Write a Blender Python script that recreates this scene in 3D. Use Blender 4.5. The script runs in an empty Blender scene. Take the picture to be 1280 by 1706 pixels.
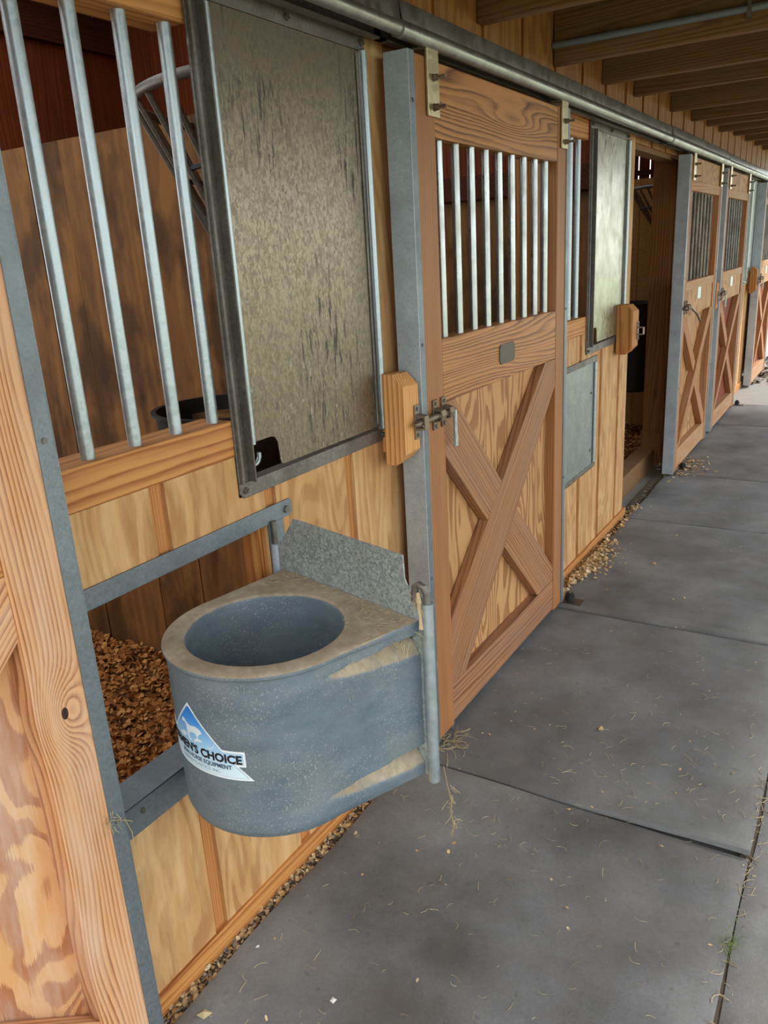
import bpy, bmesh, math, random
from mathutils import Vector, Matrix
random.seed(7)
S = bpy.context.scene
COL = S.collection
PI = math.pi

# ------------------------------------------------------------------ materials
def lin(c):
    c = [v/255. for v in c]
    return tuple((v/12.92 if v <= .04045 else ((v+.055)/1.055)**2.4) for v in c)+(1.,)

class NT:
    def __init__(s, name):
        s.m = bpy.data.materials.new(name); s.m.use_nodes = True
        s.t = s.m.node_tree; s.n = s.t.nodes; s.l = s.t.links
        s.b = s.n['Principled BSDF']
    def new(s, kind, **kw):
        n = s.n.new(kind)
        for k, v in kw.items(): setattr(n, k, v)
        return n
    def put(s, sock, v):
        if isinstance(v, bpy.types.NodeSocket): s.l.new(v, sock)
        elif v is not None: sock.default_value = v
    def math(s, op, a, b=None, c=None, clamp=False):
        n = s.new('ShaderNodeMath', operation=op, use_clamp=clamp)
        s.put(n.inputs[0], a)
        if b is not None: s.put(n.inputs[1], b)
        if c is not None: s.put(n.inputs[2], c)
        return n.outputs[0]
    def vmath(s, op, a, b):
        n = s.new('ShaderNodeVectorMath', operation=op)
        s.put(n.inputs[0], a); s.put(n.inputs[1], b)
        return n.outputs[0]
    def noise(s, vec, scale, detail=2., rough=.5, dist=0.):
        n = s.new('ShaderNodeTexNoise')
        s.put(n.inputs['Vector'], vec); n.inputs['Scale'].default_value = scale
        n.inputs['Detail'].default_value = detail; n.inputs['Roughness'].default_value = rough
        n.inputs['Distortion'].default_value = dist
        return n.outputs['Fac']
    def voro(s, vec, scale, out='Color', feature='F1'):
        n = s.new('ShaderNodeTexVoronoi', feature=feature)
        s.put(n.inputs['Vector'], vec); n.inputs['Scale'].default_value = scale
        return n.outputs[out]
    def ramp(s, fac, stops):
        n = s.new('ShaderNodeValToRGB'); e = n.color_ramp.elements
        s.put(n.inputs[0], fac)
        while len(e) < len(stops): e.new(.5)
        for i, (p, c) in enumerate(stops):
            e[i].position = p; e[i].color = c if len(c) == 4 else tuple(c)+(1,)
        return n.outputs[0]
    def mix(s, f, a, b, blend='MIX'):
        n = s.new('ShaderNodeMix', data_type='RGBA', blend_type=blend)
        s.put(n.inputs[0], f); s.put(n.inputs[6], a); s.put(n.inputs[7], b)
        return n.outputs[2]
    def coords(s, scale=(1, 1, 1), rnd=True):
        tc = s.new('ShaderNodeTexCoord').outputs['Object']
        if rnd:
            oi = s.new('ShaderNodeObjectInfo').outputs['Random']
            cx = s.new('ShaderNodeCombineXYZ')
            for i, k in enumerate((13.1, 29.7, 41.3)): s.put(cx.inputs[i], s.math('MULTIPLY', oi, k))
            tc = s.vmath('ADD', tc, cx.outputs[0])
        return s.vmath('MULTIPLY', tc, scale), tc
    def bump(s, h, strength=.3, dist=.002):
        n = s.new('ShaderNodeBump'); n.inputs['Strength'].default_value = strength
        n.inputs['Distance'].default_value = dist; s.put(n.inputs['Height'], h)
        s.l.new(n.outputs[0], s.b.inputs['Normal'])
    def set(s, **kw):
        for k, v in kw.items(): s.put(s.b.inputs[k.replace('_', ' ')], v)
        return s.m

def g(v): return (v, v, v, 1)

def wood(name, axis, light, dark, kind='solid', freq=70., amp=3.0, wear=None, wearamt=.4, rough=.6, contrast=1., along=.55, stain=0., knots=()):
    t = NT(name)
    k = {'x': (along, 6, 6), 'y': (6, along, 6), 'z': (6, 6, along)}[axis]
    st, raw = t.coords(k)
    sp = t.new('ShaderNodeSeparateXYZ'); t.put(sp.inputs[0], raw)
    others = [i for i in range(3) if 'xyz'[i] != axis]
    cross = t.math('ADD', t.math('MULTIPLY', sp.outputs[others[0]], .83), sp.outputs[others[1]])
    if kind == 'solid':
        n1 = t.noise(st, .55, 1.5, .45)
        v = t.math('ADD', t.math('MULTIPLY', cross, freq), t.math('MULTIPLY', n1, amp*6))
        cc = t.new('ShaderNodeCombineXYZ'); t.put(cc.inputs[0], t.math('ADD', cross, t.math('MULTIPLY', n1, .05)))
        v = t.math('ADD', v, t.math('MULTIPLY', t.noise(cc.outputs[0], 16., 1.), freq*.055))
        v = t.math('ADD', v, t.math('MULTIPLY', t.noise(t.vmath('MULTIPLY', raw, {'x': (6, 40, 40), 'y': (40, 6, 40), 'z': (40, 40, 6)}[axis]), 1., 2.), .55))
        dens = t.ramp(t.noise(t.vmath('MULTIPLY', raw, {'x': (1.2, 34, 34), 'y': (34, 1.2, 34), 'z': (34, 34, 1.2)}[axis]), 1., 2., .5), [(.3, g(.4)), (.55, g(1))])
    else:
        st2 = t.vmath('MULTIPLY', st, (1, 1, 1.9) if axis == 'z' else (1, 1.9, 1) if axis == 'y' else (1.9, 1, 1))
        n1 = t.noise(st2, .8, 2.0, .5, .3)
        v = t.math('ADD', t.math('MULTIPLY', n1, freq*.34), t.math('MULTIPLY', cross, amp))
    core = None
    if knots:
        oc = t.new('ShaderNodeTexCoord').outputs['Object']; so_ = t.new('ShaderNodeSeparateXYZ'); t.put(so_.inputs[0], oc)
        for (ky, kz, ry, rz, am) in knots:
            dy = t.math('DIVIDE', t.math('SUBTRACT', so_.outputs[1], ky), ry); dz = t.math('DIVIDE', t.math('SUBTRACT', so_.outputs[2], kz), rz)
            q = t.math('ADD', t.math('MULTIPLY', dy, dy), t.math('MULTIPLY', dz, dz))
            v = t.math('ADD', v, t.math('MULTIPLY', t.math('EXPONENT', t.math('MULTIPLY', q, -1.)), am))
            if am > 4:
                cr = t.math('LESS_THAN', t.math('ADD', q, t.math('MULTIPLY', n1, .03)), .05); core = cr
    fr = t.math('FRACT', v)
    fk = {'x': (7, 420, 420), 'y': (420, 7, 420), 'z': (420, 420, 7)}[axis]
    fib = t.noise(t.vmath('MULTIPLY', raw, fk), 1., 2., .6)
    edge = t.math('ADD', fr, t.math('MULTIPLY', t.math('SUBTRACT', fib, .5), .35))
    if kind == 'solid':
        mask = t.ramp(edge, [(0, g(.75)), (.16, g(.05)), (.5, g(.18)), (.78, g(.62)), (.93, g(1)), (1, g(.85))])
    else:
        mask = t.ramp(edge, [(0, g(.15)), (.42, g(.1)), (.5, g(.9)), (.88, g(.75)), (.97, g(.2)), (1, g(.15))])
    mask = t.math('MULTIPLY', mask, contrast)
    if kind == 'solid': mask = t.math('MULTIPLY', mask, dens)
    c = t.mix(mask, lin(light), lin(dark))
    blot = t.noise(t.vmath('MULTIPLY', raw, (3, 3, 2)), 1.2, 3., .6)
    c = t.mix(t.math('MULTIPLY', blot, .5), c, t.mix(1., c, (.72, .62, .55, 1), 'MULTIPLY'))
    c = t.mix(t.math('MULTIPLY', fib, .4), c, t.mix(1., c, (.62, .58, .54, 1), 'MULTIPLY'))
    if wear:
        w = t.noise(t.vmath('MULTIPLY', raw, {'x': (3, 16, 16), 'y': (16, 3, 16), 'z': (16, 16, 3)}[axis]), 1., 4., .65)
        w = t.ramp(w, [(.42, g(0)), (.68, g(1))])
        c = t.mix(t.math('MULTIPLY', w, wearamt), c, lin(wear))
    if stain:
        w = t.noise(t.vmath('MULTIPLY', raw, (4, 4, 2.0)), 1.3, 4., .6)
        w = t.ramp(w, [(.46, g(0)), (.6, g(1))])
        c = t.mix(t.math('MULTIPLY', w, stain), c, lin((38, 24, 14)))
    if core is not None: c = t.mix(t.math('MULTIPLY', core, .95), c, lin((26, 16, 12)))
    t.bump(t.math('ADD', t.math('MULTIPLY', mask, -.6), t.math('MULTIPLY', fib, .8)), .35, .0016)
    return t.set(Base_Color=c, Roughness=rough, Specular_IOR_Level=.3)

def metal(name, col, col2, scale=60., rough=.42, metallic=.85, dirt=None, dirtamt=.3, streak=0., streakcol=(40, 38, 36), flecks=0., stretch=1.):
    t = NT(name)
    st, raw = t.coords((1, 1, 1))
    sp = t.voro(t.vmath('MULTIPLY', raw, (1, 1, stretch)), scale)
    f1 = t.noise(t.vmath('MULTIPLY', raw, (1, 1, stretch)), scale*.55, 3., .55, .6)
    f = t.math('ADD', t.math('MULTIPLY', t.new('ShaderNodeRGBToBW').outputs[0], 0), 0) if False else None
    bw = t.new('ShaderNodeRGBToBW'); t.put(bw.inputs[0], sp)
    v = t.math('ADD', t.math('MULTIPLY', bw.outputs[0], .45), t.math('MULTIPLY', f1, .6))
    v = t.ramp(v, [(.3, g(0)), (.72, g(1))])
    c = t.mix(v, lin(col), lin(col2))
    r = t.math('ADD', t.math('MULTIPLY', v, .12), rough-.06)
    if dirt:
        w = t.ramp(t.noise(raw, 7., 5., .65), [(.42, g(0)), (.7, g(1))])
        w = t.math('MULTIPLY', w, dirtamt)
        c = t.mix(w, c, lin(dirt)); r = t.math('ADD', r, t.math('MULTIPLY', w, .3))
    if streak:
        w = t.ramp(t.noise(t.vmath('MULTIPLY', raw, (60, 60, 5)), 1., 4., .7), [(.56, g(0)), (.66, g(1))])
        big = t.ramp(t.noise(raw, 4.2, 2.), [(.44, g(0)), (.6, g(1))])
        w = t.math('MULTIPLY', t.math('MULTIPLY', w, big), streak)
        c = t.mix(w, c, lin(streakcol)); r = t.math('ADD', r, t.math('MULTIPLY', w, .3))
    if flecks:
        w = t.ramp(t.noise(t.vmath('MULTIPLY', raw, (1, 1, .35)), 95., 3., .6), [(.66, g(0)), (.72, g(1))])
        big = t.ramp(t.noise(raw, 6., 2.), [(.48, g(0)), (.62, g(1))])
        w = t.math('MULTIPLY', t.math('MULTIPLY', w, big), flecks)
        c = t.mix(w, c, lin((200, 205, 205)))
    t.bump(t.math('ADD', v, t.noise(raw, 300., 2.)), .12, .0008)
    return t.set(Base_Color=c, Metallic=metallic, Roughness=r)

def plain(name, col, rough=.6, metallic=0., noise=.25, scale=30.):
    t = NT(name); st, raw = t.coords()
    n = t.noise(raw, scale, 4., .6)
    c = t.mix(t.math('MULTIPLY', n, noise*2), lin(col), t.mix(1., lin(col), (.45, .42, .4, 1), 'MULTIPLY'))
    t.bump(n, .2, .001)
    return t.set(Base_Color=c, Roughness=rough, Metallic=metallic)

M = {}
def sheet_mat():
    t = NT('mottled_galvanised_sheet'); st, raw = t.coords()
    w1 = t.ramp(t.noise(t.vmath('MULTIPLY', raw, (1, 1, .55)), 110., 3., .65, 1.0), [(.4, g(0)), (.6, g(1))])
    w2 = t.noise(raw, 9., 4., .6)
    c = t.mix(w1, lin((110, 98, 80)), lin((146, 131, 106)))  # warm brown base stands in for the wood reflected in the sheet
    c = t.mix(t.math('MULTIPLY', w2, .5), c, lin((128, 124, 116)))
    big = t.ramp(t.noise(t.vmath('MULTIPLY', raw, (1, 1, .7)), 4.6, 2.), [(.45, g(0)), (.62, g(1))])
    stk = t.ramp(t.noise(t.vmath('MULTIPLY', raw, (75, 75, 9)), 1., 4., .75, .4), [(.53, g(0)), (.6, g(1))])
    k = t.math('MULTIPLY', t.math('MULTIPLY', stk, big), .8)
    c = t.mix(k, c, lin((66, 66, 66)))
    fl = t.ramp(t.noise(t.vmath('MULTIPLY', raw, (1, 1, .3)), 110., 3., .6), [(.64, g(0)), (.7, g(1))])
    sp = t.new('ShaderNodeSeparateXYZ'); tc = t.new('ShaderNodeTexCoord').outputs['Object']; t.put(sp.inputs[0], tc)
    low = t.math('SUBTRACT', 1., t.math('MULTIPLY', sp.outputs[2], 2.2), clamp=True)   # splashes low on the sheet
    c = t.mix(t.math('MULTIPLY', t.math('MULTIPLY', fl, low), .8), c, lin((190, 198, 200)))
    r = t.math('ADD', t.math('MULTIPLY', w1, -.08), .42); r = t.math('ADD', r, t.math('MULTIPLY', k, .3))
    t.bump(t.math('ADD', w1, t.noise(raw, 240., 2.)), .15, .0007)
    return t.set(Base_Color=c, Metallic=.8, Roughness=r)
# stall front siding, pale honey plywood
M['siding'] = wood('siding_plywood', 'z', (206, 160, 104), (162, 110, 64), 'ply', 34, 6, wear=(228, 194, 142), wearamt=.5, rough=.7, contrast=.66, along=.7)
M['siding_up'] = wood('shaded_upper_siding', 'z', (178, 124, 64), (136, 86, 40), 'ply', 30, 6, rough=.65, contrast=.75, along=.8)  # same siding, colour darkened for the shade under the roof
M['groove'] = wood('siding_channel', 'z', (204, 142, 82), (168, 106, 58), 'solid', 90, 2, rough=.7)
M['board_z'] = wood('framing_vertical', 'z', (204, 142, 76), (150, 88, 42), 'solid', 60, 3, rough=.65)
M['board_y'] = wood('sill_board', 'y', (218, 156, 88), (150, 84, 36), 'solid', 62, 1.6, rough=.6, wear=(190, 130, 76), wearamt=.4)
# sliding door timber, redder
M['stile'] = wood('door_stile_pine', 'z', (182, 128, 80), (134, 82, 46), 'solid', 95, 1.2, wear=(150, 98, 60), wearamt=.5, rough=.55, contrast=.8)
M['rail'] = wood('door_rail_pine', 'y', (202, 142, 80), (108, 60, 26), 'solid', 50, 3.0, rough=.5, along=.9, knots=((.73, 1.972, .24, .05, 3.9),))
M['brace'] = wood('door_brace_pine', 'z', (184, 134, 90), (116, 74, 46), 'solid', 62, 1.8, wear=(146, 114, 92), wearamt=.5, rough=.6)
M['rail_w'] = wood('door_bottom_rail_pine', 'y', (180, 130, 90), (110, 70, 46), 'solid', 56, 3, wear=(140, 110, 92), wearamt=.5, rough=.65)
M['doorply'] = wood('door_plywood', 'z', (210, 164, 110), (148, 98, 56), 'ply', 44, 9, rough=.65, contrast=.95, along=.8)
M['stile_lit'] = wood('near_stile_pine', 'z', (230, 176, 124), (156, 92, 54), 'solid', 98, 2.2, wear=(218, 188, 164), wearamt=.45, rough=.65, along=.7, knots=((1.202, .86, .038, .065, 7.5), (1.16, .35, .05, .16, 2.4), (1.22, 1.45, .04, .2, 2.)))  # near door pine, colour lightened for the stronger light at this end
M['ply_lit'] = wood('near_plywood', 'z', (228, 176, 118), (172, 108, 72), 'ply', 26, 3, wear=(236, 222, 206), wearamt=.35, rough=.7, along=2.2)  # its plywood, brightened in the same way for the exposed light
M['rail_far'] = wood('far_door_pine', 'y', (206, 158, 108), (158, 106, 66), 'solid', 60, 3, wear=(180, 158, 134), wearamt=.5, rough=.7)
M['stile_far'] = wood('far_door_stile', 'z', (190, 134, 84), (146, 90, 52), 'solid', 70, 2, wear=(180, 150, 124), wearamt=.4, rough=.7)
M['block'] = wood('block_pine', 'z', (236, 180, 112), (186, 112, 60), 'solid', 80, 2, rough=.6)
M['block_end'] = plain('rough_sawn_pine', (226, 180, 116), .8, 0, .25, 60) if False else wood('rough_sawn_pine', 'z', (236, 192, 128), (208, 150, 88), 'ply', 40, 3, rough=.8, along=2)
# stable inside
M['kick'] = wood('kick_board', 'z', (172, 122, 66), (132, 86, 44), 'ply', 22, 4, wear=(104, 74, 50), wearamt=.7, rough=.75, stain=.6, contrast=.6, along=.4)
M['redboard'] = wood('back_board_red', 'z', (150, 72, 30), (108, 46, 18), 'solid', 45, 2, rough=.75, stain=.2)
M['redrail'] = wood('back_rail_red', 'y', (104, 54, 28), (74, 34, 16), 'solid', 45, 2, rough=.75)
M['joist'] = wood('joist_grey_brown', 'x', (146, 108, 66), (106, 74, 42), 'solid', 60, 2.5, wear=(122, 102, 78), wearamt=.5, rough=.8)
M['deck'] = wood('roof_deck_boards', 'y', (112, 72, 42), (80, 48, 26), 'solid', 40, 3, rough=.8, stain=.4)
M['osb'] = plain('osb_sheet', (190, 146, 82), .8, 0, .6, 55)
M['plank'] = wood('jamb_plank', 'z', (150, 104, 56), (112, 72, 36), 'solid', 40, 4, rough=.7)
# metal
M['galv'] = metal('galvanised_channel', (166, 176, 182), (188, 196, 200), 220, .5, .3, dirt=(104, 106, 104), dirtamt=.35, flecks=.4)  # colour brightened for door end caps that face the open near end
M['galv_dull_shaded'] = metal('dull_shaded_edge_steel', (118, 128, 132), (138, 146, 150), 220, .5, .7, dirt=(100, 102, 102), dirtamt=.4, flecks=.4)
M['galv_dark'] = metal('reflection_tinted_steel', (112, 108, 102), (136, 132, 124), 160, .5, .75, dirt=(84, 76, 64), dirtamt=.6, flecks=.7)  # brown-grey base and dirt carry tones reflected in the hatch frame
M['sheet'] = sheet_mat()
M['sheet_far'] = metal('far_hatch_sheet', (146, 144, 124), (176, 176, 156), 60, .3, .85, dirt=(120, 116, 90), dirtamt=.4, streak=.6, stretch=.5)
M['sheet_white'] = metal('pale_hatch_sheet', (176, 186, 182), (198, 206, 202), 40, .4, .5)
M['plate'] = metal('spangled_plate', (140, 156, 158), (204, 214, 212), 190, .5, .55, dirt=(136, 132, 118), dirtamt=.45, flecks=.7)
M['aluminium'] = metal('speckled_feed_panel', (132, 138, 136), (158, 164, 160), 120, .45, .7, flecks=1., dirt=(110, 110, 104), dirtamt=.3)
M['tube'] = metal('galvanised_tube', (166, 180, 184), (188, 198, 200), 90, .38, .75, flecks=.2)
M['bar'] = metal('zinc_bar', (176, 186, 186), (198, 202, 196), 160, .3, .92, dirt=(130, 122, 108), dirtamt=.35, stretch=.2)
M['track'] = metal('track_steel', (142, 144, 136), (166, 166, 156), 50, .36, .85, dirt=(120, 108, 88), dirtamt=.4, stretch=.6)
M['zinc'] = metal('hanger_strap', (190, 180, 140), (206, 196, 160), 60, .4, .85)
M['rusty'] = metal('latch_iron', (122, 116, 104), (146, 132, 110), 120, .5, .75, dirt=(112, 72, 40), dirtamt=.7)
M['darkiron'] = plain('dark_plate', (92, 82, 70), .5, .5)
M['black'] = plain('dark_rubber', (26, 26, 28), .6)
M['conduit'] = plain('grey_conduit', (128, 138, 140), .5, .2, .1)

def tub_mat():
    t = NT('dusty_blue_plastic'); st, raw = t.coords(rnd=False)
    n = t.noise(t.vmath('MULTIPLY', raw, (1, 1, 2.5)), 9., 5., .65)
    base = t.mix(n, lin((62, 78, 88)), lin((120, 135, 142)))
    scr = t.ramp(t.noise(t.vmath('MULTIPLY', raw, (90, 90, 900)), 1., 2.), [(.55, g(0)), (.75, g(1))])
    base = t.mix(t.math('MULTIPLY', scr, .12), base, lin((150, 158, 164)))
    specks = t.ramp(t.noise(raw, 260., 2., .6), [(.60, g(0)), (.66, g(1))])
    big = t.ramp(t.noise(raw, 9., 3.), [(.35, g(.1)), (.65, g(1))])
    base = t.mix(t.math('MULTIPLY', t.math('MULTIPLY', specks, big), .6), base, lin((186, 178, 160)))
    film = t.ramp(t.noise(raw, 5., 5., .7), [(.45, g(0)), (.75, g(1))])
    base = t.mix(t.math('MULTIPLY', film, .35), base, lin((150, 146, 136)))
    # dust lies on everything that faces up
    ge = t.new('ShaderNodeNewGeometry'); s = t.new('ShaderNodeSeparateXYZ'); t.put(s.inputs[0], ge.outputs['Normal'])
    up = t.math('ADD', s.outputs[2], t.math('MULTIPLY', t.math('SUBTRACT', t.noise(raw, 22., 4., .6), .5), .5))
    up = t.ramp(up, [(.35, g(0)), (.62, g(1))])
    zz = t.new('ShaderNodeSeparateXYZ'); t.put(zz.inputs[0], raw)
    up = t.math('MULTIPLY', up, .92)
    dust = t.mix(t.noise(raw, 60., 5., .7), lin((140, 122, 98)), lin((206, 190, 162)))
    dust = t.mix(t.math('MULTIPLY', t.ramp(t.noise(raw, 14., 5., .7), [(.4, g(0)), (.65, g(1))]), .5), dust, lin((128, 106, 80)))
    c = t.mix(up, base, dust)
    t.bump(t.math('ADD', t.noise(raw, 120., 4.), t.math('MULTIPLY', specks, .5)), .25, .0015)
    return t.set(Base_Color=c, Roughness=t.math('ADD', t.math('MULTIPLY', up, .35), .5), Specular_IOR_Level=.35)
M['tub'] = tub_mat()

def mat_mat():
    t = NT('dusty_stable_mat'); st, raw = t.coords()
    n = t.noise(raw, 2.6, 5., .6)
    c = t.ramp(n, [(.28, lin((100, 100, 98))), (.5, lin((132, 133, 133))), (.75, lin((158, 159, 158)))])
    f = t.noise(raw, 130., 4., .7)
    c = t.mix(t.math('MULTIPLY', f, .8), c, t.mix(1., c, (.45, .45, .45, 1), 'MULTIPLY'))
    brown = t.ramp(t.noise(raw, 4.3, 4., .6), [(.48, g(0)), (.75, g(1))])
    c = t.mix(t.math('MULTIPLY', brown, .3), c, lin((112, 100, 88)))
    sp = t.ramp(t.noise(raw, 240., 2.), [(.7, g(0)), (.76, g(1))])
    c = t.mix(t.math('MULTIPLY', sp, .45), c, lin((170, 160, 140)))
    spots = t.ramp(t.noise(raw, 34., 2.), [(.68, g(0)), (.78, g(1))])
    c = t.mix(t.math('MULTIPLY', spots, .35), c, lin((60, 58, 56)))
    t.bump(t.math('ADD', t.noise(raw, 180., 4., .7), t.math('MULTIPLY', t.noise(raw, 14., 3.), 2.)), .35, .003)
    return t.set(Base_Color=c, Roughness=.72, Specular_IOR_Level=.35)
M['mat'] = mat_mat()
M['concrete'] = plain('pale_concrete', (150, 150, 146), .85, 0, .3, 12)
M['gravel'] = plain('gravel_bed', (104, 92, 76), .95, 0, .6, 90)
M['bedding'] = plain('bedding_base', (120, 78, 36), .95, 0, .6, 40)

def vary(name, cols, rough=.85):
    t = NT(name); ge = t.new('ShaderNodeNewGeometry')
    c = t.ramp(ge.outputs['Random Per Island'], [(i/(len(cols)-1), lin(k)) for i, k in enumerate(cols)])
    return t.set(Base_Color=c, Roughness=rough)
M['shaving'] = vary('wood_shavings', [(150, 92, 38), (190, 128, 62), (212, 156, 88), (176, 112, 50), (132, 80, 34)])
M['chip'] = vary('pale_wood_chips', [(196, 164, 112), (216, 188, 140), (176, 138, 88), (224, 204, 168)])
M['stone'] = vary('mixed_gravel', [(120, 112, 100), (158, 150, 138), (90, 80, 66), (196, 186, 170), (134, 104, 76), (172, 150, 118)])
M['straw'] = vary('dry_straw', [(170, 150, 108), (192, 176, 134), (140, 120, 84)])
M['leaf'] = vary('dead_leaves', [(90, 70, 56), (120, 92, 66), (70, 60, 54), (160, 140, 110)])
M['grass'] = vary('green_blades', [(96, 116, 52), (128, 140, 70), (76, 100, 40)])
def lawn():
    t = NT('lawn'); st, raw = t.coords(rnd=False)
    c = t.mix(t.noise(raw, 3., 5.), lin((100, 116, 56)), lin((146, 156, 96)))
    return t.set(Base_Color=c, Roughness=.9)
M['lawn'] = lawn()
M['pale_stone'] = plain('pale_stone', (224, 222, 214), .8, 0, .1)
M['white'] = plain('sticker_white', (226, 236, 240), .4, 0, .05)
M['ink'] = plain('sticker_black_ink', (22, 26, 34), .5, 0, .05)
M['inkgrey'] = plain('sticker_grey_ink', (150, 166, 178), .5, 0, .05)
M['inkmid'] = plain('sticker_navy_ink', (48, 66, 90), .5, 0, .05)
def stickblue():
    t = NT('sticker_blue_print'); tc = t.new('ShaderNodeTexCoord').outputs['Object']
    s = t.new('ShaderNodeSeparateXYZ'); t.put(s.inputs[0], tc)
    f = t.math('DIVIDE', t.math('SUBTRACT', .778, s.outputs[2]), .125, clamp=True)
    c = t.ramp(f, [(0, lin((24, 106, 196))), (.3, lin((70, 150, 224))), (.6, lin((150, 198, 232))), (1, lin((206, 228, 238)))])
    return t.set(Base_Color=c, Roughness=.4)
M['stickblue'] = stickblue()

# ------------------------------------------------------------------ mesh helpers
class MB:
    def __init__(s): s.v = []; s.f = []
    def add(s, v, f):
        o = len(s.v); s.v += [tuple(p) for p in v]; s.f += [tuple(i+o for i in q) for q in f]; return s
    def box(s, x0, x1, y0, y1, z0, z1):
        return s.add([(x0, y0, z0), (x1, y0, z0), (x1, y1, z0), (x0, y1, z0), (x0, y0, z1), (x1, y0, z1), (x1, y1, z1), (x0, y1, z1)],
                     [(0, 3, 2, 1), (4, 5, 6, 7), (0, 1, 5, 4), (1, 2, 6, 5), (2, 3, 7, 6), (3, 0, 4, 7)])
    def prism(s, poly, axis, a, b):
        """poly = 2D points in the other two axes (in xyz order), extruded along axis from a to b"""
        def P(p, c):
            return {'x': (c, p[0], p[1]), 'y': (p[0], c, p[1]), 'z': (p[0], p[1], c)}[axis]
        n = len(poly); ar = sum(poly[i][0]*poly[(i+1) % n][1]-poly[(i+1) % n][0]*poly[i][1] for i in range(n))
        if (ar < 0) != (axis == 'y'): poly = poly[::-1]
        v = [P(p, a) for p in poly]+[P(p, b) for p in poly]
        f = [tuple(range(n))[::-1], tuple(range(n, 2*n))]+[(i, (i+1) % n, (i+1) % n+n, i+n) for i in range(n)]
        return s.add(v, f)
    def tube(s, pts, r, n=12, cap=True, squash=None):
        pts = [Vector(p) for p in pts]; rings = []
        up = None
        for i, p in enumerate(pts):
            d = (pts[min(i+1, len(pts)-1)]-pts[max(i-1, 0)]).normalized()
            if up is None:
                up = Vector((0, 0, 1)) if abs(d.z) < .9 else Vector((1, 0, 0))
            a = (up-d*up.dot(d)).normalized(); b = d.cross(a); up = a
            rr = r[i] if isinstance(r, (list, tuple)) else r
            rings.append([p+(a*math.cos(2*PI*k/n)+b*math.sin(2*PI*k/n))*rr for k in range(n)])
        v = [q for R in rings for q in R]; f = []
        for i in range(len(rings)-1):
            for k in range(n):
                f.append((i*n+k, i*n+(k+1) % n, (i+1)*n+(k+1) % n, (i+1)*n+k))
        if cap: f += [tuple(range(n))[::-1], tuple(range((len(rings)-1)*n, len(rings)*n))]
        return s.add(v, f)
    def build(s, name, mat, parent=None, bevel=0., smooth=False, loc=None, rot=None, at=None):
        me = bpy.data.meshes.new(name)
        off = Vector(at) if at else Vector((0, 0, 0))
        me.from_pydata([Vector(p)-off for p in s.v], [], s.f); me.update()
        bm = bmesh.new(); bm.from_mesh(me); bmesh.ops.recalc_face_normals(bm, faces=bm.faces); bm.to_mesh(me); bm.free()
        me.materials.append(M[mat] if isinstance(mat, str) else mat)
        if smooth:
            for p in me.polygons: p.use_smooth = True
            me.set_sharp_from_angle(angle=math.radians(38))
        o = bpy.data.objects.new(name, me); COL.objects.link(o)
        if at: o.location = off
        if loc: o.location = loc
        if rot: o.rotation_euler = rot
        if parent: o.parent = parent
        if bevel:
            m = o.modifiers.new('edge', 'BEVEL'); m.width = bevel; m.segments = 2; m.limit_method = 'ANGLE'; m.harden_normals = False
        return o

def tag(o, label=None, cat=None, group=None, kind=None):
    if label: o['label'] = label
    if cat: o['category'] = cat
    if group: o['group'] = group
    if kind: o['kind'] = kind
    return o
def thing(name, loc, label, cat, group=None, rz=0.):
    o = bpy.data.objects.new(name, None); COL.objects.link(o); o.location = loc; o.rotation_euler = (0, 0, rz)
    o.empty_display_size = .1
    return tag(o, label, cat, group)
def struct(name, mb, mat, **kw):
    return tag(mb.build(name, mat, **kw), kind='structure')

# ------------------------------------------------------------------ setting: stall fronts
GW, GD = .042, .009
def siding(name, mat, rects, grooves, xf=-.001, label=None):
    """plywood siding with routed channels: rects = (y0,y1,z0,z1); grooves = left edges of the channels"""
    mb = MB(); back = set()
    for (y0, y1, z0, z1) in rects:
        nb0 = len(mb.f); mb.box(xf-.02, xf-GD-.0005, y0, y1, z0, z1); back.update(range(nb0, len(mb.f)))
        cuts = [c for c in grooves if y0-GW < c < y1]
        a = y0
        for c in cuts:
            if c > a+.001: mb.box(xf-GD, xf, a, min(c, y1), z0, z1)
            a = max(a, c+GW)
        if a < y1-.001: mb.box(xf-GD, xf, a, y1, z0, z1)
    o = struct(name, mb, mat, bevel=0)
    o.data.materials.append(M['groove'])
    for i in back: o.data.polygons[i].material_index = 1
    return o

g1 = [1.042+.345*k for k in range(-2, 3)]
siding('wall_left', 'siding', [(.74, 2.045, .02, .47), (.74, .85, .47, 1.155), (.85, 1.31, .97, 1.155), (1.31, 1.40, .97, 1.06), (1.385, 1.40, .47, .97), (1.40, 2.045, .47, 1.058), (1.3, 1.31, 1.058, 1.155), (1.94, 2.045, 1.058, 2.1), (.74, 2.045, 2.1, 2.17)], g1)
g2 = [3.77+.345*k for k in range(-2, 4)]
siding('wall_left', 'siding', [(3.25, 4.66, .02, .44), (3.25, 3.55, .44, 1.155), (3.55, 4.66, 1.03, 1.06), (4.05, 4.66, .44, 1.03), (3.55, 3.86, 1.06, 1.155), (4.50, 4.66, 1.06, 2.1), (3.25, 4.66, 2.1, 2.17)], g2)
siding('wall_left', 'siding', [(5.93, 7.05, .02, 2.1)], [6.0+.3*k for k in range(4)])
siding('wall_left', 'siding', [(8.30, 9.55, .02, 1.1), (8.3, 9.0, 1.1, 2.1), (9.5, 9.55, 1.1, 2.1)], [8.45+.16*k for k in range(7)])
siding('wall_left', 'siding', [(10.8, 11.2, .02, 2.1)], [])
siding('wall_left', 'siding', [(-2.2, -.55, .02, 2.17)], [])
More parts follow.
